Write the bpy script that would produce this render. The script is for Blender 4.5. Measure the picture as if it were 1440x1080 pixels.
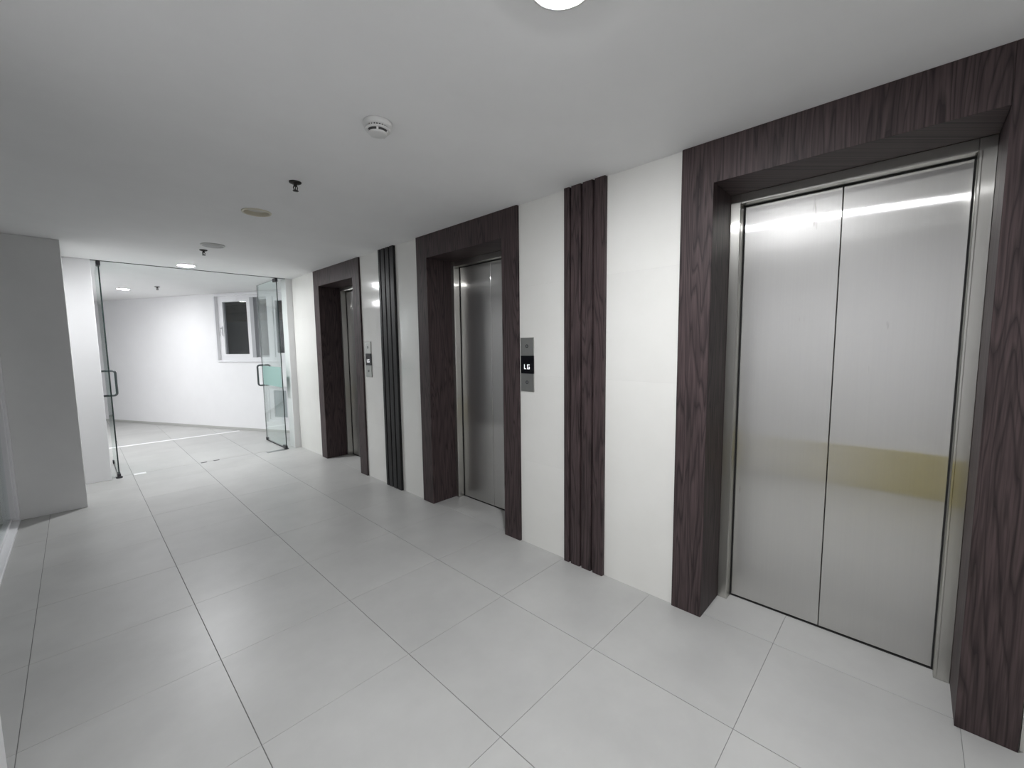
import bpy, bmesh, math, random
from mathutils import Vector, Matrix
random.seed(4)
for o in list(bpy.data.objects): bpy.data.objects.remove(o, do_unlink=True)
SC = bpy.context.scene
COL = SC.collection

# ------------------------------------------------------------------ camera
CAM_H = 1.4035
yaw, pitch, roll = 0.806236, -0.092715, -0.011829
fw = Vector((math.sin(yaw)*math.cos(pitch), math.cos(yaw)*math.cos(pitch), math.sin(pitch)))
rt = Vector((math.cos(yaw), -math.sin(yaw), 0)); up = rt.cross(fw)
r2 = rt*math.cos(roll)+up*math.sin(roll); u2 = -rt*math.sin(roll)+up*math.cos(roll)
cd = bpy.data.cameras.new('camera'); cam = bpy.data.objects.new('camera', cd); COL.objects.link(cam)
cd.sensor_fit = 'HORIZONTAL'; cd.sensor_width = 36.0; cd.lens = 36.0*588.33/1440.0
cd.clip_start = 0.02; cd.clip_end = 100
m = Matrix((r2, u2, -fw)).transposed().to_4x4(); m.translation = (0, 0, CAM_H); cam.matrix_world = m
SC.camera = cam

# ------------------------------------------------------------------ world (night outside), exposure
wd = bpy.data.worlds.new('night'); SC.world = wd; wd.use_nodes = True
wd.node_tree.nodes['Background'].inputs[0].default_value = (0.10, 0.115, 0.14, 1)
wd.node_tree.nodes['Background'].inputs[1].default_value = 0.12
SC.view_settings.view_transform = 'Standard'; SC.view_settings.look = 'None'
SC.view_settings.gamma = 1.0; SC.view_settings.use_curve_mapping = False
SC.view_settings.exposure = 0.78
LAMP = 350.0           # radiance of a lit downlight lens
LAMP_FAR = 95.0
FILL_HIDDEN = 370.0  # unseen lamp added to brighten the far room
FILL_REAR = 35.0  # lamp added behind the camera as weak fill

# ------------------------------------------------------------------ materials
def lin(c):
    return tuple(((v/255.0)/12.92 if v/255.0 <= .04045 else ((v/255.0+.055)/1.055)**2.4) for v in c)
def newmat(name):
    mt = bpy.data.materials.new(name); mt.use_nodes = True
    nt = mt.node_tree; b = nt.nodes['Principled BSDF']
    return mt, nt, b
def N(nt, t, **kw):
    n = nt.nodes.new(t)
    for k, v in kw.items(): setattr(n, k, v)
    return n
def setc(b, col): b.inputs['Base Color'].default_value = (*col, 1)
def plain(name, col, rough=.5, metal=0., spec=.5):
    mt, nt, b = newmat(name); setc(b, col)
    b.inputs['Roughness'].default_value = rough; b.inputs['Metallic'].default_value = metal
    b.inputs['Specular IOR Level'].default_value = spec
    return mt
def mottled(name, c1, c2, scale, rough, bump=0., bscale=200., spec=.5, rnd=0., mapscale=(1, 1, 1)):
    mt, nt, b = newmat(name)
    geo = N(nt, 'ShaderNodeNewGeometry'); mp = N(nt, 'ShaderNodeMapping'); mp.inputs['Scale'].default_value = mapscale
    nt.links.new(geo.outputs['Position'], mp.inputs['Vector'])
    no = N(nt, 'ShaderNodeTexNoise'); no.inputs['Scale'].default_value = scale; no.inputs['Detail'].default_value = 6; no.inputs['Roughness'].default_value = .62
    nt.links.new(mp.outputs[0], no.inputs['Vector'])
    rp = N(nt, 'ShaderNodeValToRGB'); rp.color_ramp.elements[0].position = .3; rp.color_ramp.elements[1].position = .7
    rp.color_ramp.elements[0].color = (*c1, 1); rp.color_ramp.elements[1].color = (*c2, 1)
    nt.links.new(no.outputs['Fac'], rp.inputs[0])
    out = rp.outputs[0]
    if rnd:
        oi = N(nt, 'ShaderNodeObjectInfo'); mr = N(nt, 'ShaderNodeMapRange')
        mr.inputs['To Min'].default_value = 1-rnd; mr.inputs['To Max'].default_value = 1+rnd
        nt.links.new(oi.outputs['Random'], mr.inputs['Value'])
        hs = N(nt, 'ShaderNodeHueSaturation'); nt.links.new(mr.outputs[0], hs.inputs['Value']); nt.links.new(out, hs.inputs['Color']); out = hs.outputs[0]
    nt.links.new(out, b.inputs['Base Color'])
    b.inputs['Roughness'].default_value = rough; b.inputs['Specular IOR Level'].default_value = spec
    if bump:
        n2 = N(nt, 'ShaderNodeTexNoise'); n2.inputs['Scale'].default_value = bscale; n2.inputs['Detail'].default_value = 3
        nt.links.new(geo.outputs['Position'], n2.inputs['Vector'])
        bp = N(nt, 'ShaderNodeBump'); bp.inputs['Strength'].default_value = bump; bp.inputs['Distance'].default_value = .002
        nt.links.new(n2.outputs['Fac'], bp.inputs['Height']); nt.links.new(bp.outputs[0], b.inputs['Normal'])
    return mt

def wood_mat(name):
    mt, nt, b = newmat(name); L = nt.links
    geo = N(nt, 'ShaderNodeNewGeometry'); oi = N(nt, 'ShaderNodeObjectInfo')
    sep = N(nt, 'ShaderNodeSeparateXYZ'); L.new(geo.outputs['Position'], sep.inputs[0])
    add = N(nt, 'ShaderNodeMath', operation='ADD'); L.new(sep.outputs['X'], add.inputs[0]); L.new(sep.outputs['Y'], add.inputs[1])
    off = N(nt, 'ShaderNodeMath', operation='MULTIPLY'); L.new(oi.outputs['Random'], off.inputs[0]); off.inputs[1].default_value = 37.0
    # slow wander of the grain along the height makes the cathedral arches
    v1 = N(nt, 'ShaderNodeCombineXYZ'); L.new(add.outputs[0], v1.inputs['X']); L.new(off.outputs[0], v1.inputs['Y'])
    zs = N(nt, 'ShaderNodeMath', operation='MULTIPLY'); L.new(sep.outputs['Z'], zs.inputs[0]); zs.inputs[1].default_value = .075
    L.new(zs.outputs[0], v1.inputs['Z'])
    big = N(nt, 'ShaderNodeTexNoise'); big.inputs['Scale'].default_value = 5.5; big.inputs['Detail'].default_value = 3.5; big.inputs['Roughness'].default_value = .45
    L.new(v1.outputs[0], big.inputs['Vector'])
    ring = N(nt, 'ShaderNodeMath', operation='MULTIPLY'); L.new(big.outputs['Fac'], ring.inputs[0]); ring.inputs[1].default_value = 30.0
    fr = N(nt, 'ShaderNodeMath', operation='FRACT'); L.new(ring.outputs[0], fr.inputs[0])
    # fine pores, long in Z
    v2 = N(nt, 'ShaderNodeCombineXYZ'); L.new(add.outputs[0], v2.inputs['X']); L.new(off.outputs[0], v2.inputs['Y'])
    zs2 = N(nt, 'ShaderNodeMath', operation='MULTIPLY'); L.new(sep.outputs['Z'], zs2.inputs[0]); zs2.inputs[1].default_value = .03
    L.new(zs2.outputs[0], v2.inputs['Z'])
    fine = N(nt, 'ShaderNodeTexNoise'); fine.inputs['Scale'].default_value = 160; fine.inputs['Detail'].default_value = 4
    L.new(v2.outputs[0], fine.inputs['Vector'])
    rr = N(nt, 'ShaderNodeValToRGB')
    e = rr.color_ramp.elements; e[0].position = 0.; e[0].color = (*lin((46, 39, 40)), 1); e[1].position = 1.; e[1].color = (*lin((58, 50, 50)), 1)
    q = e.new(.22); q.color = (*lin((73, 62, 63)), 1); q = e.new(.75); q.color = (*lin((81, 69, 70)), 1)
    L.new(fr.outputs[0], rr.inputs[0])
    mx = N(nt, 'ShaderNodeMixRGB', blend_type='MULTIPLY'); mx.inputs[0].default_value = .75
    fr2 = N(nt, 'ShaderNodeValToRGB'); fr2.color_ramp.elements[0].position = .36; fr2.color_ramp.elements[0].color = (.5, .48, .48, 1); fr2.color_ramp.elements[1].position = .62; fr2.color_ramp.elements[1].color = (1.1, 1.05, 1.05, 1)
    L.new(fine.outputs['Fac'], fr2.inputs[0]); L.new(rr.outputs[0], mx.inputs[1]); L.new(fr2.outputs[0], mx.inputs[2])
    L.new(mx.outputs[0], b.inputs['Base Color'])
    bp = N(nt, 'ShaderNodeBump'); bp.inputs['Strength'].default_value = .35; bp.inputs['Distance'].default_value = .001
    L.new(fine.outputs['Fac'], bp.inputs['Height']); L.new(bp.outputs[0], b.inputs['Normal'])
    b.inputs['Roughness'].default_value = .5; b.inputs['Specular IOR Level'].default_value = .3
    return mt

def steel_mat(name, col, rough, aniso, marks=True, broad=.35):
    """vertical hairline finish: a sharp horizontal streak lobe plus a broader one"""
    mt, nt, b = newmat(name); L = nt.links
    geo = N(nt, 'ShaderNodeNewGeometry')
    cr = N(nt, 'ShaderNodeVectorMath', operation='CROSS_PRODUCT'); cr.inputs[1].default_value = (0.02, 0.013, 1.0); L.new(geo.outputs['True Normal'], cr.inputs[0])
    mp = N(nt, 'ShaderNodeMapping'); mp.inputs['Scale'].default_value = (160, 160, 2.5); L.new(geo.outputs['Position'], mp.inputs['Vector'])
    no = N(nt, 'ShaderNodeTexNoise'); no.inputs['Scale'].default_value = 1; no.inputs['Detail'].default_value = 4; L.new(mp.outputs[0], no.inputs['Vector'])
    rp = N(nt, 'ShaderNodeValToRGB'); rp.color_ramp.elements[0].position = .3; rp.color_ramp.elements[1].position = .7
    rp.color_ramp.elements[0].color = (*[q*.985 for q in col], 1); rp.color_ramp.elements[1].color = (*[min(1, q*1.015) for q in col], 1)
    L.new(no.outputs['Fac'], rp.inputs[0]); out = rp.outputs[0]
    if marks:    # short vertical scuffs, with a shape of their own
        mp2 = N(nt, 'ShaderNodeMapping'); mp2.inputs['Scale'].default_value = (26, 26, 4.5); L.new(geo.outputs['Position'], mp2.inputs['Vector'])
        n3 = N(nt, 'ShaderNodeTexNoise'); n3.inputs['Scale'].default_value = 1; n3.inputs['Detail'].default_value = 3; L.new(mp2.outputs[0], n3.inputs['Vector'])
        r3 = N(nt, 'ShaderNodeValToRGB'); r3.color_ramp.elements[0].position = .20; r3.color_ramp.elements[0].color = (.62, .60, .58, 1); r3.color_ramp.elements[1].position = .27; r3.color_ramp.elements[1].color = (1, 1, 1, 1)
        L.new(n3.outputs['Fac'], r3.inputs[0])
        mx = N(nt, 'ShaderNodeMixRGB', blend_type='MULTIPLY'); mx.inputs[0].default_value = 1; L.new(out, mx.inputs[1]); L.new(r3.outputs[0], mx.inputs[2]); out = mx.outputs[0]
    g1 = N(nt, 'ShaderNodeBsdfAnisotropic'); g1.inputs['Roughness'].default_value = rough; g1.inputs['Anisotropy'].default_value = -aniso
    g2 = N(nt, 'ShaderNodeBsdfAnisotropic'); g2.inputs['Roughness'].default_value = .36; g2.inputs['Anisotropy'].default_value = -.35
    for g in (g1, g2): L.new(out, g.inputs['Color']); L.new(cr.outputs[0], g.inputs['Tangent'])
    ms = N(nt, 'ShaderNodeMixShader'); ms.inputs[0].default_value = broad; L.new(g1.outputs[0], ms.inputs[1]); L.new(g2.outputs[0], ms.inputs[2])
    L.new(ms.outputs[0], nt.nodes['Material Output'].inputs['Surface']); nt.nodes.remove(b)
    return mt

def glass_mat(name, tint, f0=.04):
    """clear pane; reflectance follows the angle of incidence (Schlick), same on both faces"""
    mt = bpy.data.materials.new(name); mt.use_nodes = True; nt = mt.node_tree; nt.nodes.clear(); L = nt.links
    out = N(nt, 'ShaderNodeOutputMaterial'); tr = N(nt, 'ShaderNodeBsdfTransparent'); tr.inputs[0].default_value = (*tint, 1)
    gl = N(nt, 'ShaderNodeBsdfAnisotropic'); gl.inputs['Roughness'].default_value = .02; gl.inputs['Color'].default_value = (.95, 1, .98, 1)
    geo = N(nt, 'ShaderNodeNewGeometry')
    dt = N(nt, 'ShaderNodeVectorMath', operation='DOT_PRODUCT'); L.new(geo.outputs['Normal'], dt.inputs[0]); L.new(geo.outputs['Incoming'], dt.inputs[1])
    ab = N(nt, 'ShaderNodeMath', operation='ABSOLUTE'); L.new(dt.outputs['Value'], ab.inputs[0])
    om = N(nt, 'ShaderNodeMath', operation='SUBTRACT'); om.inputs[0].default_value = 1; L.new(ab.outputs[0], om.inputs[1])
    pw = N(nt, 'ShaderNodeMath', operation='POWER'); L.new(om.outputs[0], pw.inputs[0]); pw.inputs[1].default_value = 5
    ma = N(nt, 'ShaderNodeMath', operation='MULTIPLY_ADD'); L.new(pw.outputs[0], ma.inputs[0]); ma.inputs[1].default_value = 1-f0; ma.inputs[2].default_value = f0
    mx = N(nt, 'ShaderNodeMixShader'); L.new(ma.outputs[0], mx.inputs[0]); L.new(tr.outputs[0], mx.inputs[1]); L.new(gl.outputs[0], mx.inputs[2])
    L.new(mx.outputs[0], out.inputs[0]); return mt
def emit_mat(name, col, s):
    mt = bpy.data.materials.new(name); mt.use_nodes = True; nt = mt.node_tree; nt.nodes.clear()
    out = N(nt, 'ShaderNodeOutputMaterial'); e = N(nt, 'ShaderNodeEmission'); e.inputs[0].default_value = (*col, 1); e.inputs[1].default_value = s
    nt.links.new(e.outputs[0], out.inputs[0]); return mt

M = {}
M['ceil'] = mottled('ceiling_paint', (.88, .88, .88), (.91, .91, .91), 3, .9, .08, 350)
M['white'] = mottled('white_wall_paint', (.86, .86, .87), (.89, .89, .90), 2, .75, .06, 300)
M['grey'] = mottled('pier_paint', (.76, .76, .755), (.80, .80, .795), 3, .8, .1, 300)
M['tile'] = mottled('floor_porcelain', (.455, .455, .445), (.53, .53, .517), 2.2, .36, .03, 420, .5, .03)
M['grout'] = plain('grout', (.22, .22, .215), .9)
M['cream'] = mottled('cream_wall_tile', (.83, .825, .79), (.88, .875, .845), 1.6, .1, 0, 1, .5, .012)
M['cgrout'] = plain('cream_grout', (.70, .69, .66), .8)
M['wood'] = wood_mat('dark_ash_laminate')
M['blackwood'] = plain('near_black_lacquer', (.012, .011, .012), .42, 0, .28)
M['steel'] = steel_mat('brushed_steel', (.66, .655, .64), .12, .89, True, .28)
M['steelf'] = steel_mat('brushed_steel_frame', (.64, .63, .60), .13, .8, False, .4)
M['chrome'] = plain('satin_chrome', (.45, .45, .46), .28, 1.0)
M['handle'] = plain('dark_steel_pull', (.16, .165, .17), .3, 1.0)
M['dmetal'] = plain('dark_patch_metal', (.055, .055, .06), .4, .8)
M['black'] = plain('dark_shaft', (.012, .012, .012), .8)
M['gap'] = plain('dark_gap', (.03, .03, .03), .8)
M['glass'] = glass_mat('door_glass', (.945, .975, .968))
M['gedge'] = plain('glass_edge', (.03, .045, .045), .15)
M['frost'] = plain('teal_frosted_film', lin((150, 182, 176)), .6)
M['wglass'] = glass_mat('window_glass', (.82, .82, .84))
M['pglass'] = plain('grey_translucent_pane', lin((160, 168, 170)), .3)
M['upvc'] = plain('white_window_frame', (.82, .82, .84), .35)
M['greyframe'] = plain('grey_window_track', (.42, .43, .45), .4)
M['out1'] = mottled('brown_outside_wall', lin((150, 128, 112)), lin((172, 150, 132)), 4, .8)
M['out2'] = mottled('charcoal_outside_wall', lin((104, 100, 110)), lin((120, 116, 126)), 4, .8)
M['plastic'] = plain('white_plastic', (.72, .72, .71), .4)
M['cream_rim'] = plain('cream_light_rim', (.70, .66, .54), .45)
M['offlens'] = plain('unlit_diffuser', (.66, .64, .58), .5)
M['greylens'] = plain('grey_disc_cover', (.47, .47, .47), .5)
M['vent'] = plain('dark_vent', (.05, .05, .05), .7)
M['spr'] = plain('dark_sprinkler', (.035, .032, .03), .45, .5)
M['lamp'] = emit_mat('lit_lens', (.97, .98, 1.0), LAMP)
M['lampfar'] = emit_mat('lit_lens_far_room', (.98, .985, 1.0), LAMP_FAR)
M['fillrear'] = emit_mat('added_fill_lens_dim', (.97, .98, 1.0), FILL_REAR)
M['fillhidden'] = emit_mat('added_fill_lens_bright', (.98, .985, 1.0), FILL_HIDDEN)
M['panel'] = steel_mat('call_panel_steel', (.50, .50, .48), .34, .4, False)
M['screen'] = plain('black_display', (.006, .006, .008), .12)
M['digit'] = emit_mat('lit_floor_letters', (.95, .97, 1.0), .7)
M['sticker'] = plain('white_plate', (.88, .88, .88), .4)
M['slot'] = plain('dark_slot', (.06, .06, .06), .6)
M['strip'] = plain('pale_threshold', (.55, .55, .54), .4)
M['skirt'] = plain('grey_skirting', (.50, .50, .48), .5)
M['ochre_added'] = plain('ochre_reflection_panel', lin((190, 174, 64)), .55)

# ------------------------------------------------------------------ mesh helpers
def obj(name, bm, mat, parent=None, smooth=False, **props):
    me = bpy.data.meshes.new(name); bmesh.ops.recalc_face_normals(bm, faces=bm.faces); bm.to_mesh(me); bm.free()
    if smooth:
        for p in me.polygons: p.use_smooth = True
    for mm in (mat if isinstance(mat, (list, tuple)) else [mat]): me.materials.append(mm)
    o = bpy.data.objects.new(name, me); COL.objects.link(o)
    if parent: o.parent = parent
    for k, v in props.items(): o[k] = v
    return o
def thing(name, label, cat, loc=(0, 0, 0), group=None):
    o = bpy.data.objects.new(name, None); COL.objects.link(o); o.location = loc; o.empty_display_size = .1
    o['label'] = label; o['category'] = cat
    if group: o['group'] = group
    return o
def sobj(name, bm, mat, parent=None, smooth=False, label=None):
    o = obj(name, bm, mat, parent, smooth)
    if not parent: o['kind'] = 'structure'
    if label: o['label'] = label
    return o
def sempty(name, loc=(0, 0, 0), rz=0., label=None):
    o = bpy.data.objects.new(name, None); COL.objects.link(o); o.location = loc; o.rotation_euler = (0, 0, rz); o['kind'] = 'structure'
    if label: o['label'] = label
    return o
def box(bm, x0, x1, y0, y1, z0, z1, bev=0., mi=0):
    c = bmesh.ops.create_cube(bm, size=1)['verts']
    for v in c:
        v.co = Vector(((x0+x1)/2+v.co.x*(x1-x0), (y0+y1)/2+v.co.y*(y1-y0), (z0+z1)/2+v.co.z*(z1-z0)))
    fs = set(f for v in c for f in v.link_faces)
    for f in fs: f.material_index = mi
    if bev:
        es = list(set(e for v in c for e in v.link_edges))
        bmesh.ops.bevel(bm, geom=es, offset=bev, segments=1, affect='EDGES', profile=.5)
    return bm
def B(*a, **k):
    return box(bmesh.new(), *a, **k)
def lathe(bm, prof, cx=0, cy=0, cz=0, n=32):
    rings = []
    for r, z in prof:
        if r < 1e-6: rings.append([bm.verts.new((cx, cy, cz+z))])
        else: rings.append([bm.verts.new((cx+r*math.cos(2*math.pi*i/n), cy+r*math.sin(2*math.pi*i/n), cz+z)) for i in range(n)])
    for a, b in zip(rings, rings[1:]):
        for i in range(n):
            j = (i+1) % n
            if len(a) == 1 and len(b) == 1: continue
            if len(a) == 1: bm.faces.new((a[0], b[i], b[j]))
            elif len(b) == 1: bm.faces.new((a[i], a[j], b[0]))
            else: bm.faces.new((a[i], a[j], b[j], b[i]))
    return bm
def tube(bm, pts, r, n=10):
    pts = [Vector(p) for p in pts]; rings = []
    prevn = None
    for i, p in enumerate(pts):
        t = (pts[min(i+1, len(pts)-1)]-pts[max(i-1, 0)]).normalized()
        nrm = prevn - t*prevn.dot(t) if prevn else (Vector((0.3, 1, .2)).cross(t))
        nrm.normalize(); prevn = nrm; bn = t.cross(nrm)
        rings.append([bm.verts.new(p+nrm*r*math.cos(2*math.pi*k/n)+bn*r*math.sin(2*math.pi*k/n)) for k in range(n)])
    for a, b in zip(rings, rings[1:]):
        for k in range(n): bm.faces.new((a[k], a[(k+1) % n], b[(k+1) % n], b[k]))
    bm.faces.new(rings[0][::-1]); bm.faces.new(rings[-1]); return bm
def slab_with_round_holes(x0, x1, y0, y1, z0, z1, holes, n=32):
    """slab, holes = (cx, cy, r); each hole sits in its own square cell of the grid"""
    bm = bmesh.new(); xs = {x0, x1}; ys = {y0, y1}
    for cx, cy, r in holes: xs |= {cx-r*1.3, cx+r*1.3}; ys |= {cy-r*1.3, cy+r*1.3}
    xs = sorted(xs); ys = sorted(ys)
    def quad(z):
        for a, b in zip(xs, xs[1:]):
            for c, d in zip(ys, ys[1:]):
                hit = [h for h in holes if abs((a+b)/2-h[0]) < h[2]*.9 and abs((c+d)/2-h[1]) < h[2]*.9]
                if hit:
                    h = hit[0]; ring = []; out = []
                    for i in range(n):
                        t = 2*math.pi*i/n+math.pi/4; cc, ss = math.cos(t), math.sin(t)
                        ring.append(bm.verts.new((h[0]+h[2]*cc, h[1]+h[2]*ss, z)))
                        k = max(abs(cc), abs(ss)); out.append(bm.verts.new((h[0]+h[2]*1.3*cc/k, h[1]+h[2]*1.3*ss/k, z)))
                    for i in range(n):
                        j = (i+1) % n; bm.faces.new((ring[i], ring[j], out[j], out[i]))
                else:
                    bm.faces.new([bm.verts.new(p) for p in ((a, c, z), (b, c, z), (b, d, z), (a, d, z))])
    quad(z0); quad(z1)
    bmesh.ops.remove_doubles(bm, verts=bm.verts, dist=1e-5)
    for a, b in (((x0, y0), (x1, y0)), ((x1, y0), (x1, y1)), ((x1, y1), (x0, y1)), ((x0, y1), (x0, y0))):
        bm.faces.new([bm.verts.new(p) for p in ((a[0], a[1], z0), (b[0], b[1], z0), (b[0], b[1], z1), (a[0], a[1], z1))])
    return bm
def wall_with_rect_holes(s0, s1, t0, t1, z0, z1, holes):
    """wall in local coords: s along x, thickness t along y; holes = (sa, sb, za, zb)"""
    bm = bmesh.new(); xs = sorted({s0, s1} | {h[0] for h in holes} | {h[1] for h in holes}); zs = sorted({z0, z1} | {h[2] for h in holes} | {h[3] for h in holes})
    def solid(i, k):
        if not (0 <= i < len(xs)-1 and 0 <= k < len(zs)-1): return False
        cx = (xs[i]+xs[i+1])/2; cz = (zs[k]+zs[k+1])/2
        return not any(h[0] < cx < h[1] and h[2] < cz < h[3] for h in holes)
    def f(*ps): bm.faces.new([bm.verts.new(p) for p in ps])
    for i in range(len(xs)-1):
        for k in range(len(zs)-1):
            if not solid(i, k): continue
            a, b, c, d = xs[i], xs[i+1], zs[k], zs[k+1]
            f((a, t0, c), (b, t0, c), (b, t0, d), (a, t0, d)); f((a, t1, c), (a, t1, d), (b, t1, d), (b, t1, c))
            if not solid(i-1, k): f((a, t0, c), (a, t0, d), (a, t1, d), (a, t1, c))
            if not solid(i+1, k): f((b, t0, c), (b, t1, c), (b, t1, d), (b, t0, d))
            if not solid(i, k-1): f((a, t0, c), (a, t1, c), (b, t1, c), (b, t0, c))
            if not solid(i, k+1): f((a, t0, d), (b, t0, d), (b, t1, d), (a, t1, d))
    bmesh.ops.remove_doubles(bm, verts=bm.verts, dist=1e-5)
    return bm

# ------------------------------------------------------------------ the setting
H = 2.338
XW = 2.136                       # face of the cream tiled wall
XF = 2.120                       # face of the wooden portals
LX = .945                        # line of the ceiling fittings
GY = 6.22                        # plane of the glass doors
LIT = [(LX, .71), (LX, 5.95), (LX, -1.91)]
LIT_FAR = [(.60, 8.86), (-.35, 8.3)]
UNLIT = [(LX, 3.33)]
holes = [(x, y, .078) for x, y in LIT+LIT_FAR+UNLIT]
sobj('ceiling', slab_with_round_holes(-1.7, 3.3, -2.7, 14.6, H, H+.12, holes), M['ceil'], label='smooth white painted ceiling')

floor = sobj('floor', B(-1.7, 3.3, -2.7, 14.6, -.10, -.0025), M['grout'], label='pale grey square porcelain floor tiles with thin dark joints')
PX, PY, TX0, TY0 = .6013, .5976, .357, 3.985
tile_me = None
for i in range(-4, 5):
    for k in range(-18, 12):
        xa, xb = TX0+i*PX, TX0+(i+1)*PX; ya, yb = TY0-(k+1)*PY, TY0-k*PY
        xa2, xb2 = max(xa, -1.7), min(xb, 3.3); ya2, yb2 = max(ya, -2.7), min(yb, 14.6)
        # tiles that lie wholly under solid parts or outside the rooms are not laid
        if ya > 14.3 or yb < -2.6 or xb < -1.65: continue
        if xa > 2.5 and not (5.9 < ya): continue
        if ya > 6.3:
            if xa > 2.148+.4-(ya-7.0)*.49: continue
            if xb < -1.0: continue
        if xb <= -.25+1e-6 and yb < 2.05: continue
        if tile_me is None:
            bm = B(.0014, PX-.0014, .0007, PY-.0007, -.008, 0, bev=.0005); tile_me = bpy.data.meshes.new('floor_tile'); bmesh.ops.recalc_face_normals(bm, faces=bm.faces); bm.to_mesh(tile_me); bm.free(); tile_me.materials.append(M['tile'])
        o = bpy.data.objects.new('floor_tile', tile_me); COL.objects.link(o); o.parent = floor
        o.location = (xa, ya, -random.random()*.0004)

# --- cream tiled wall on the lift side
EC = [.267, 2.572, 4.838]          # lift centre lines
HI, HO, GAP = .449, .600, .004                # half opening, half portal
HG = HO+GAP
secs = [(-2.6, EC[0]-HG), (EC[0]+HG, EC[1]-HG), (EC[1]+HG, EC[2]-HG), (EC[2]+HG, 6.206)]
stretch = []
for a, b in secs:
    stretch.append(sobj('wall_right', B(XW+.010, 2.42, a, b, 0, H), M['cgrout'], label='stretch of glossy cream tiled wall beside the elevators'))
FL = [(1.290, 1.577), (3.535, 3.817)]   # fluted strips
cells = [(-2.6, -1.5), (-1.5, -.9), (-.9, secs[0][1]), (secs[1][0], FL[0][0]), (FL[0][1], secs[1][1]), (secs[2][0], FL[1][0]), (FL[1][1], secs[2][1]), (secs[3][0], 5.65), (5.65, 6.206)]
for a, b in cells:
    wall_right = stretch[[i for i, q in enumerate(secs) if q[0]-.01 <= (a+b)/2 <= q[1]+.01][0]]
    for z0, z1 in ((0.0, .598), (.598, 1.197), (1.197, 1.796), (1.796, H)):
        obj('wall_tile', B(XW, XW+.012, a+.0003, b-.0003, z0+.0001, z1-.0001), M['cream'], wall_right)

# --- left side: near wall, recessed glazing, pier
wl_ = sobj('wall_left', B(-.55, -.25, -2.7, 2.05, 0, H), M['white'], label='white wall beside the camera')
sobj('trim_1', B(-.25, -.238, -1.2, .40, 0, .40, bev=.003), M['ochre_added'], label='ochre panel added out of view at the foot of the near white wall, reflected in the elevator door')  # invented panel, put here for the yellow band mirrored in the nearest lift door
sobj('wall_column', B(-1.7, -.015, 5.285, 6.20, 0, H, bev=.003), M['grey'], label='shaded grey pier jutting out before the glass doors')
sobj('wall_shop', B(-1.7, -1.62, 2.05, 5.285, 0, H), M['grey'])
sobj('wall_near', B(-.25, 3.3, -2.72, -2.6, 0, H), M['white'])
# --- piers carrying the glass doors
sobj('wall_door_left', B(-1.7, .185, 6.20, 6.40, 0, H, bev=.003), M['white'], label='white wall return beside the glass door')
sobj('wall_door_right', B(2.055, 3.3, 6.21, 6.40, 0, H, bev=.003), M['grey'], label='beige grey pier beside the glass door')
sobj('wall_far_left', B(-1.12, -1.0, 6.40, 14.5, 0, H), M['white'])

# --- slanting wall of the far room: local x = s, from P0 along U
P0 = Vector((2.148, 7.83)); U = Vector((-.4405, .8977)); RZ = math.atan2(U.y, U.x)
# local frame: x along U, y = +90deg from U = (-.8977,-.4405) which points into the room
WH = [(-.56, .94, 1.205, 2.29), (-.56, -.03, .17, .77)]
wb = sobj('wall_back', wall_with_rect_holes(-1.75, 7.4, -.16, 0, 0, H, WH), M['white'], label='bright white slanting wall of the room beyond')
wb.location = (P0.x, P0.y, 0); wb.rotation_euler = (0, 0, RZ)

def place_local(o): o.location = (P0.x, P0.y, 0); o.rotation_euler = (0, 0, RZ)
# window with three lights
w1 = sempty('window_1', (P0.x, P0.y, 0), RZ, 'white framed window with dark panes in the far room')
fr = bmesh.new(); fy0, fy1 = -.13, -.035
for a in ((-.56, .94, 1.205, 1.250), (-.56, .94, 2.245, 2.29), (.895, .94, 1.25, 2.245), (-.56, -.515, 1.25, 2.245)):
    box(fr, a[0], a[1], fy0, fy1, a[2], a[3])
sobj('outer_frame', fr, M['upvc'], w1)
sobj('window_surround', box(box(box(bmesh.new(), .94, .975, -.002, .018, 1.17, 2.325, bev=.002), -.6, .94, -.002, .018, 1.17, 1.205, bev=.002), -.6, .94, -.002, .018, 2.29, 2.325, bev=.002), M['upvc'], w1)
sobj('mullion', B(.125, .205, fy0, fy1+.01, 1.25, 2.245), M['greyframe'], w1)
sobj('mullion', B(-.265, -.145, fy0, fy1, 1.25, 2.245), M['upvc'], w1)
def sash(parent, s0, s1, z0, z1, wv, wh, y0, y1, pane, frame='upvc'):
    b_ = bmesh.new(); box(b_, s0, s0+wv, y0, y1, z0, z1); box(b_, s1-wv, s1, y0, y1, z0, z1); box(b_, s0+wv, s1-wv, y0, y1, z0, z0+wh); box(b_, s0+wv, s1-wv, y0, y1, z1-wh, z1)
    s_ = sobj('sash', b_, M[frame], parent)
    sobj('pane', B(s0+wv-.005, s1-wv+.005, (y0+y1)/2-.003, (y0+y1)/2+.003, z0+wh-.005, z1-wh+.005), M[pane], s_)
    return s_
s1 = sash(w1, .205, .895, 1.25, 2.245, .075, .055, -.085, -.03, 'wglass')
hb = bmesh.new(); box(hb, .845, .868, -.03, -.018, 1.62, 1.78, bev=.003); box(hb, .850, .863, -.018, .015, 1.74, 1.76, bev=.002); box(hb, .850, .863, .003, .015, 1.62, 1.76, bev=.003)
sobj('sash_handle', hb, M['upvc'], s1)
sash(w1, -.145, .125, 1.25, 2.245, .03, .03, -.12, -.08, 'wglass', 'greyframe')
sash(w1, -.515, -.265, 1.25, 2.245, .04, .07, -.10, -.05, 'wglass')
w2 = sempty('window_2', (P0.x, P0.y, 0), RZ, 'small white framed window set low beneath the larger window')
fr = bmesh.new()
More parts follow.
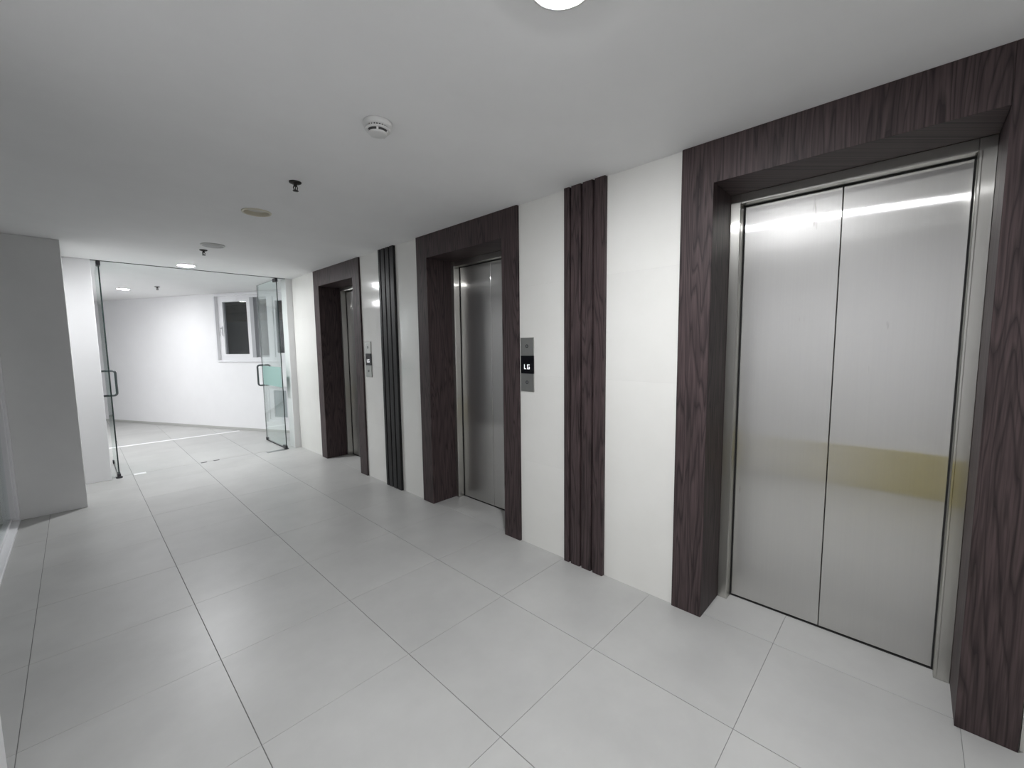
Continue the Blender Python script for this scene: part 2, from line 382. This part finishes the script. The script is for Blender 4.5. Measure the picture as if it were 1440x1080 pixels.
for a in ((-.56, -.03, .17, .21), (-.56, -.03, .73, .77), (-.07, -.03, .21, .73), (-.56, -.52, .21, .73)): box(fr, a[0], a[1], fy0, fy1, a[2], a[3])
sobj('outer_frame', fr, M['upvc'], w2)
sash(w2, -.52, -.07, .21, .73, .09, .035, -.10, -.05, 'pglass')
# neighbouring facade seen dimly through the panes
ow = sobj('wall_outside', wall_with_rect_holes(-2.6, 3.2, -1.3, -1.15, -.1, 1.95, []), M['out2']); place_local(ow)
ow2 = bmesh.new()
for q in range(8): box(ow2, -2.6, 3.2, -1.3+.01*(q % 2), -1.14, 1.955+q*.16, 1.955+q*.16+.15)
ow2 = sobj('wall_outside_boards', ow2, M['out1']); place_local(ow2)

# --- recessed glazing on the left, white frame on the floor
w3 = sempty('window_3', (-.44, 3.66, 0), 0, 'white framed dark glazing on the left side of the corridor')
def L3(x0, x1, y0, y1, z0, z1, bev=.003): return B(x0+.44, x1+.44, y0-3.66, y1-3.66, z0, z1, bev=bev)
sobj('bottom_rail', L3(-.475, -.408, 2.05, 5.285, 0, .022), M['upvc'], w3)
sobj('bottom_track', L3(-.465, -.450, 2.05, 5.225, .022, .05), M['upvc'], w3)
sobj('frame_post', L3(-.475, -.408, 5.225, 5.285, .022, 2.26), M['upvc'], w3)
sobj('frame_post', L3(-.465, -.425, 5.185, 5.225, .05, 2.26), M['upvc'], w3)
sobj('frame_post', L3(-.475, -.408, 2.05, 2.11, .022, 2.26), M['upvc'], w3)
sobj('frame_post', L3(-.465, -.425, 3.62, 3.70, .05, 2.26), M['upvc'], w3)
sobj('head_rail', L3(-.475, -.408, 2.05, 5.285, 2.26, H), M['upvc'], w3)
for a, b in ((2.11, 3.62), (3.70, 5.185)): sobj('pane', L3(-.461, -.453, a-.004, b+.004, .046, 2.264, 0), M['wglass'], w3)

# --- line of the glass doors: ceiling groove and floor threshold
sobj('trim_2', B(.185, 2.055, GY-.012, GY+.016, H-.004, H-.0005), M['gap'], label='thin dark groove in the ceiling above the glass doors')
tr3 = sobj('trim_3', B(.24, 1.95, GY+.080, GY+.092, -.001, .0012), M['strip'], label='pale threshold strip on the floor under the glass doors')
sobj('strike_plate', B(.365, .470, GY+.01, GY+.085, -.001, .003, bev=.001), M['sticker'], tr3)
sobj('bolt_slot', B(.985, 1.045, GY+.045, GY+.075, -.001, .0016), M['slot'], tr3)
sobj('bolt_slot', B(1.115, 1.175, GY+.05, GY+.08, -.001, .0016), M['slot'], tr3)
sobj('closer_cover', B(1.70, 1.93, GY-.035, GY+.035, -.001, .003, bev=.001), M['chrome'], tr3)

# --- pale inlay line across the far room's floor, skirting at the foot of its slanting wall
tr4 = sobj('trim_4', B(-.99, 1.86, 8.21, 8.29, -.001, .0014), M['sticker'], label='pale inlay strip across the floor of the room beyond')
sobj('joint', B(-.99, 1.83, 8.29, 8.345, -.001, .0012), M['greylens'], tr4)
bb = sobj('baseboard_back', B(-1.7, 7.3, -.001, .010, 0, .042, bev=.002), M['skirt'], label='low grey skirting along the slanting white wall'); place_local(bb)

# --- glass doors, both swung open into the far room
def glass_door(name, hx, side, label):
    """hx hinge x; side = +1 when the corridor centre lies toward +x"""
    d = sempty(name, (hx, GY, 0), 0, label); Lf = .855; t = .006
    g = bmesh.new(); box(g, -t, t, .0, Lf, .012, H-.014)
    for f in g.faces:
        if abs(f.normal.x) < .5: f.material_index = 1
    gp = obj('glass_leaf', g, [M['glass'], M['gedge']], d)
    for y0, y1 in ((.0, .10), (Lf-.045, Lf)): obj('patch_fitting', B(-.014, .014, y0-.004, y1+.003, .006, .050, bev=.003), M['dmetal'], d)
    obj('patch_fitting', B(-.016, .016, -.006, .11, H-.05, H-.004, bev=.003), M['dmetal'], d)
    obj('bottom_rail', B(-.008, .008, .10, Lf-.045, .006, .018), M['dmetal'], d)
    obj('pivot', lathe(bmesh.new(), [(0, 0), (.028, 0), (.028, .012), (.015, .02), (0, .02)], 0, .015, 0, 16), M['dmetal'], d)
    hy = Lf-.075
    for sgn in (1, -1):
        pts = []; zt, zb, w_, rc = 1.150, .850, .085, .03
        pts.append((sgn*t, hy, zt))
        for a in range(0, 7): th = math.pi/2*a/6; pts.append((sgn*(w_-rc+rc*math.sin(th)), hy, zt-rc+rc*math.cos(th)))
        for a in range(0, 7): th = math.pi/2*a/6; pts.append((sgn*(w_-rc+rc*math.cos(th)), hy, zb+rc-rc*math.sin(th)))
        pts.append((sgn*t, hy, zb))
        obj('pull_handle', tube(bmesh.new(), pts, .0125, 10), M['handle'], d, True)
    obj('frosted_band', B(side*(t+.0004)-.0004, side*(t+.0004)+.0004, .02, hy+.03, .862, 1.138), M['frost'], d)
    return d
glass_door('door_1', .245, 1, 'frameless glass door leaf standing open against the white wall return')
glass_door('door_2', 1.947, -1, 'frameless glass door leaf standing open beside the beige grey pier')

# ------------------------------------------------------------------ elevators
def elevator(yc, label):
    e = thing('elevator', label, 'elevator', (2.44, yc, 0), 'elevators along the cream wall')
    def P(name, x0, x1, y0, y1, z0, z1, mat, bev=.0, parent=e):
        o = obj(name, B(x0-2.44, x1-2.44, y0, y1, z0, z1, bev=bev), M[mat], parent); return o
    for s in (1, -1):
        a, b = sorted((s*HI, s*HO)); P('wood_jamb', XF, 2.40, a, b, 0, H-.0005, 'wood', .0012)
    P('wood_header', XF+.0005, 2.40, -HI, HI, 2.146, H-.0005, 'wood', .0012)
    for s in (1, -1):
        a, b = sorted((s*.4005, s*HI)); j = P('steel_jamb', 2.378, 2.438, a, b, 0, 2.146, 'steelf', .002)
        a, b = sorted((s*.402, s*.41)); P('jamb_lip', 2.372, 2.380, a, b, .012, 2.10, 'steelf', .001, j)
    P('steel_header', 2.378, 2.438, -.4005, .4005, 2.098, 2.146, 'steelf', .002)
    P('door_panel', 2.440, 2.470, .0015, .415, .008, 2.115, 'steel', .0015)
    P('door_panel', 2.440, 2.470, -.415, -.0015, .008, 2.115, 'steel', .0015)
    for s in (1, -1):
        a, b = sorted((s*.3945, s*.4003)); P('gap_shadow', 2.4345, 2.4402, a, b, .004, 2.0975, 'black')  # black strips draw the shadowed gap round the door panels
    P('gap_shadow', 2.4345, 2.4402, -.3943, .3943, 2.0925, 2.0978, 'black')
    P('sill', 2.437, 2.53, -.4005, .4005, -.002, .002, 'gap')
    P('shaft_backing', 2.535, 2.55, -HO, HO, 0, H-.002, 'black')
    return e
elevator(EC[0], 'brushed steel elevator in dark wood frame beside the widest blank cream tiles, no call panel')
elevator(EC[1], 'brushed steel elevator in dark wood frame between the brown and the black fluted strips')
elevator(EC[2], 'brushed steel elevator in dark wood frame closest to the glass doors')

# ------------------------------------------------------------------ fluted strips
def fluted(y0, y1, label, mat='wood'):
    t = thing('fluted_panel', label, 'wall panel', (XW, (y0+y1)/2, 0), 'fluted wood strips on the cream wall')
    c = (y0+y1)/2; w = y1-y0
    obj('backing', B(-.004, .009, y0-c, y1-c, 0, H), M[mat], t)
    ys = []; a = y0-c
    gw = .013; tot = y1-y0-3*gw
    for wfrac in (.285, .275, .275):            # three broad ridges and a narrow one at the far edge
        ys.append((a, a+tot*wfrac)); a += tot*wfrac+gw
    ys.append((a, y1-c))
    for p, q in ys:
        bm = bmesh.new(); ch = .004
        prof = [(-.003, p), (-.020, p+.0005), (-.024, p+ch), (-.024, q-ch), (-.020, q-.0005), (-.003, q)]
        lo = [bm.verts.new((x, y, 0.001)) for x, y in prof]; hi = [bm.verts.new((x, y, H-.001)) for x, y in prof]
        for i in range(6): j = (i+1) % 6; bm.faces.new((lo[i], lo[j], hi[j], hi[i]))
        bm.faces.new(lo[::-1]); bm.faces.new(hi)
        obj('ridge', bm, M[mat], t)
fluted(*FL[0], 'dark wood fluted strip between the LG call panel and blank cream tiles')
fluted(*FL[1], 'near-black fluted strip beside the call panel of the elevator by the glass doors', 'blackwood')

# ------------------------------------------------------------------ call panels
def call_panel(yc, zc, label):
    t = thing('call_panel', label, 'call panel', (XW, yc, zc-.183), 'elevator call panels')
    w, hh = .0585, .366; z3 = hh/3
    obj('face_plate', B(-.008, 0, -w, w, .0, z3, bev=.001), M['panel'], t)
    obj('face_plate', B(-.008, 0, -w, w, 2*z3, hh, bev=.001), M['panel'], t)
    sc = obj('display', B(-.0085, 0, -w, w, z3+.0005, 2*z3-.0005, bev=.001), M['screen'], t)
    # letters LG: the wall is seen from -X, so +Y is to the left
    def bar(bm, a, b, z0, z1): box(bm, -.0095, -.0085, -b, -a, z0, z1)
    z0 = z3+.030; lh = .032; st = .0052
    lm = bmesh.new(); bar(lm, -.026, -.026+st, z0, z0+lh); bar(lm, -.026+st, -.008, z0, z0+st); obj('letter', lm, M['digit'], sc)
    gm = bmesh.new(); bar(gm, .002, .002+st, z0, z0+lh); bar(gm, .002+st, .024, z0, z0+st); bar(gm, .002+st, .024, z0+lh-st, z0+lh)
    bar(gm, .024-st, .024, z0+st, z0+lh*.52); bar(gm, .015, .024-st, z0+lh*.52-st, z0+lh*.52); obj('letter', gm, M['digit'], sc)
    for zz in (.062, hh-.058):
        rb = bmesh.new(); n = 24
        prof = [(.0115, -.008), (.0115, -.0105), (.008, -.0105), (.008, -.008)]
        rings = [[rb.verts.new((x, r*math.cos(2*math.pi*i/n), zz+r*math.sin(2*math.pi*i/n))) for i in range(n)] for r, x in prof]
        for a, b in zip(rings, rings[1:]):
            for i in range(n): rb.faces.new((a[i], a[(i+1) % n], b[(i+1) % n], b[i]))
        bo = obj('button_ring', rb, M['vent'], t)
        bb = bmesh.new(); ra = [bb.verts.new((-.0082, .0078*math.cos(2*math.pi*i/n), zz+.0078*math.sin(2*math.pi*i/n))) for i in range(n)]; rc_ = [bb.verts.new((-.0098, .0065*math.cos(2*math.pi*i/n), zz+.0065*math.sin(2*math.pi*i/n))) for i in range(n)]
        for i in range(n): bb.faces.new((ra[i], ra[(i+1) % n], rc_[(i+1) % n], rc_[i]))
        bb.faces.new(rc_); obj('button', bb, M['chrome'], bo)
call_panel(1.897, 1.270, 'steel call panel reading LG beside the middle elevator')
call_panel(4.123, 1.272, 'steel call panel beside the elevator closest to the glass doors')

# ------------------------------------------------------------------ ceiling fittings
def downlight(x, y, label, state, grp=None):
    t = thing('downlight', label, 'light', (x, y, H-.006), grp)
    rim = 'cream_rim' if state == 'off' else 'plastic'
    obj('trim_ring', lathe(bmesh.new(), [(.0765, .006), (.0765, .002), (.080, -.001), (.088, -.001), (.092, .0045), (.092, .006)]), M[rim], t, True)
    obj('can', lathe(bmesh.new(), [(.0768, .004), (.072, .05), (0, .05)]), M['plastic' if state != 'off' else 'cream_rim'], t, True)
    zl = 0.0 if state != 'off' else .024      # lit lenses bulge flush with the ring, the dead one sits deeper
    sg = .007 if state != 'off' else .005
    obj('lens', lathe(bmesh.new(), [(0, zl-sg), (.035, zl-sg*.82), (.060, zl-sg*.36), (.0755, zl+.004), (.0755, zl+.010), (0, zl+.010)]), M[{'on': 'lamp', 'rear': 'fillrear', 'hidden': 'fillhidden', 'far': 'lampfar', 'off': 'offlens'}[state]], t)
downlight(*LIT[0], 'glaring lit round downlight above the nearest tiles before the smoke detector', 'on')
downlight(*LIT[1], 'lit round downlight just before the glass doors', 'on')
downlight(*LIT[2], 'dim round downlight added behind the camera near the end wall to lift the light', 'rear')  # added fill, out of view
downlight(*LIT_FAR[1], 'round downlight added in the room beyond, unseen behind the shaded grey pier, to brighten it', 'hidden')  # added fill for the slanting wall, out of view
downlight(*LIT_FAR[0], 'lit round downlight in the room beyond the glass doors', 'far')
downlight(*UNLIT[0], 'unlit cream rimmed round downlight between two sprinklers', 'off')
t = thing('downlight', 'unlit flat grey round ceiling disc next to a sprinkler', 'light', (LX, 4.645, H))
obj('cover', lathe(bmesh.new(), [(0, -.014), (.06, -.013), (.080, -.009), (.083, -.006)]), M['greylens'], t, True)
obj('trim_ring', lathe(bmesh.new(), [(.083, -.010), (.092, -.008), (.094, 0), (.082, 0), (.082, -.008)]), M['plastic'], t, True)

t = thing('smoke_detector', 'white round smoke detector with dark vent slots on the ceiling', 'smoke detector', (.952, 1.676, H))
obj('base', lathe(bmesh.new(), [(0, 0), (.056, 0), (.058, -.003), (.058, -.016), (.053, -.022), (0, -.022)]), M['plastic'], t, True)
obj('vent_ring', lathe(bmesh.new(), [(.046, -.021), (.046, -.029)]), M['vent'], t, True)
for q in range(28):
    a = 2*math.pi*q/28; fin = bmesh.new(); box(fin, .044, .0515, -.0016, .0016, -.030, -.021)
    o = obj('fin', fin, M['plastic'], t); o.rotation_euler = (0, 0, a)
obj('collar', lathe(bmesh.new(), [(.042, -.029), (.052, -.029), (.0525, -.032), (.049, -.035), (.042, -.035)]), M['plastic'], t, True)
obj('sensor_ring', lathe(bmesh.new(), [(.041, -.034), (.037, -.044)]), M['vent'], t, True)
for q in range(5):
    a = 2*math.pi*q/5+.4; fin = bmesh.new(); box(fin, .034, .0435, -.004, .004, -.045, -.034)
    o = obj('rib', fin, M['plastic'], t); o.rotation_euler = (0, 0, a)
obj('cap', lathe(bmesh.new(), [(.039, -.043), (.0385, -.046), (.030, -.049), (.012, -.051), (0, -.051)]), M['plastic'], t, True)

def sprinkler(x, y, label):
    t = thing('sprinkler', label, 'sprinkler', (x, y, H), 'ceiling sprinklers')
    obj('escutcheon', lathe(bmesh.new(), [(.010, -.012), (.022, -.010), (.032, -.005), (.033, 0), (0, 0)], n=24), M['spr'], t, True)
    obj('body', lathe(bmesh.new(), [(.009, -.006), (.0095, -.024), (.006, -.026), (0, -.026)], n=16), M['spr'], t, True)
    fb = bmesh.new()
    for s in (-1, 1): tube(fb, [(s*.008, 0, -.022), (s*.011, 0, -.032), (s*.008, 0, -.042), (s*.003, 0, -.047)], .0028, 6)
    obj('frame_arm', fb, M['spr'], t)
    obj('bulb', lathe(bmesh.new(), [(0, -.025), (.0025, -.028), (.0025, -.042), (0, -.045)], n=8), M['spr'], t, True)
    obj('deflector', lathe(bmesh.new(), [(0, -.046), (.015, -.047), (.0155, -.0495), (0, -.050)], n=20), M['spr'], t, True)
sprinkler(.940, 2.586, 'dark ceiling sprinkler between the smoke detector and the cream rimmed downlight')
sprinkler(.925, 4.93, 'dark ceiling sprinkler between the grey disc and the lit downlight by the glass doors')
sprinkler(.937, 8.24, 'dark ceiling sprinkler in the room beyond the glass doors')
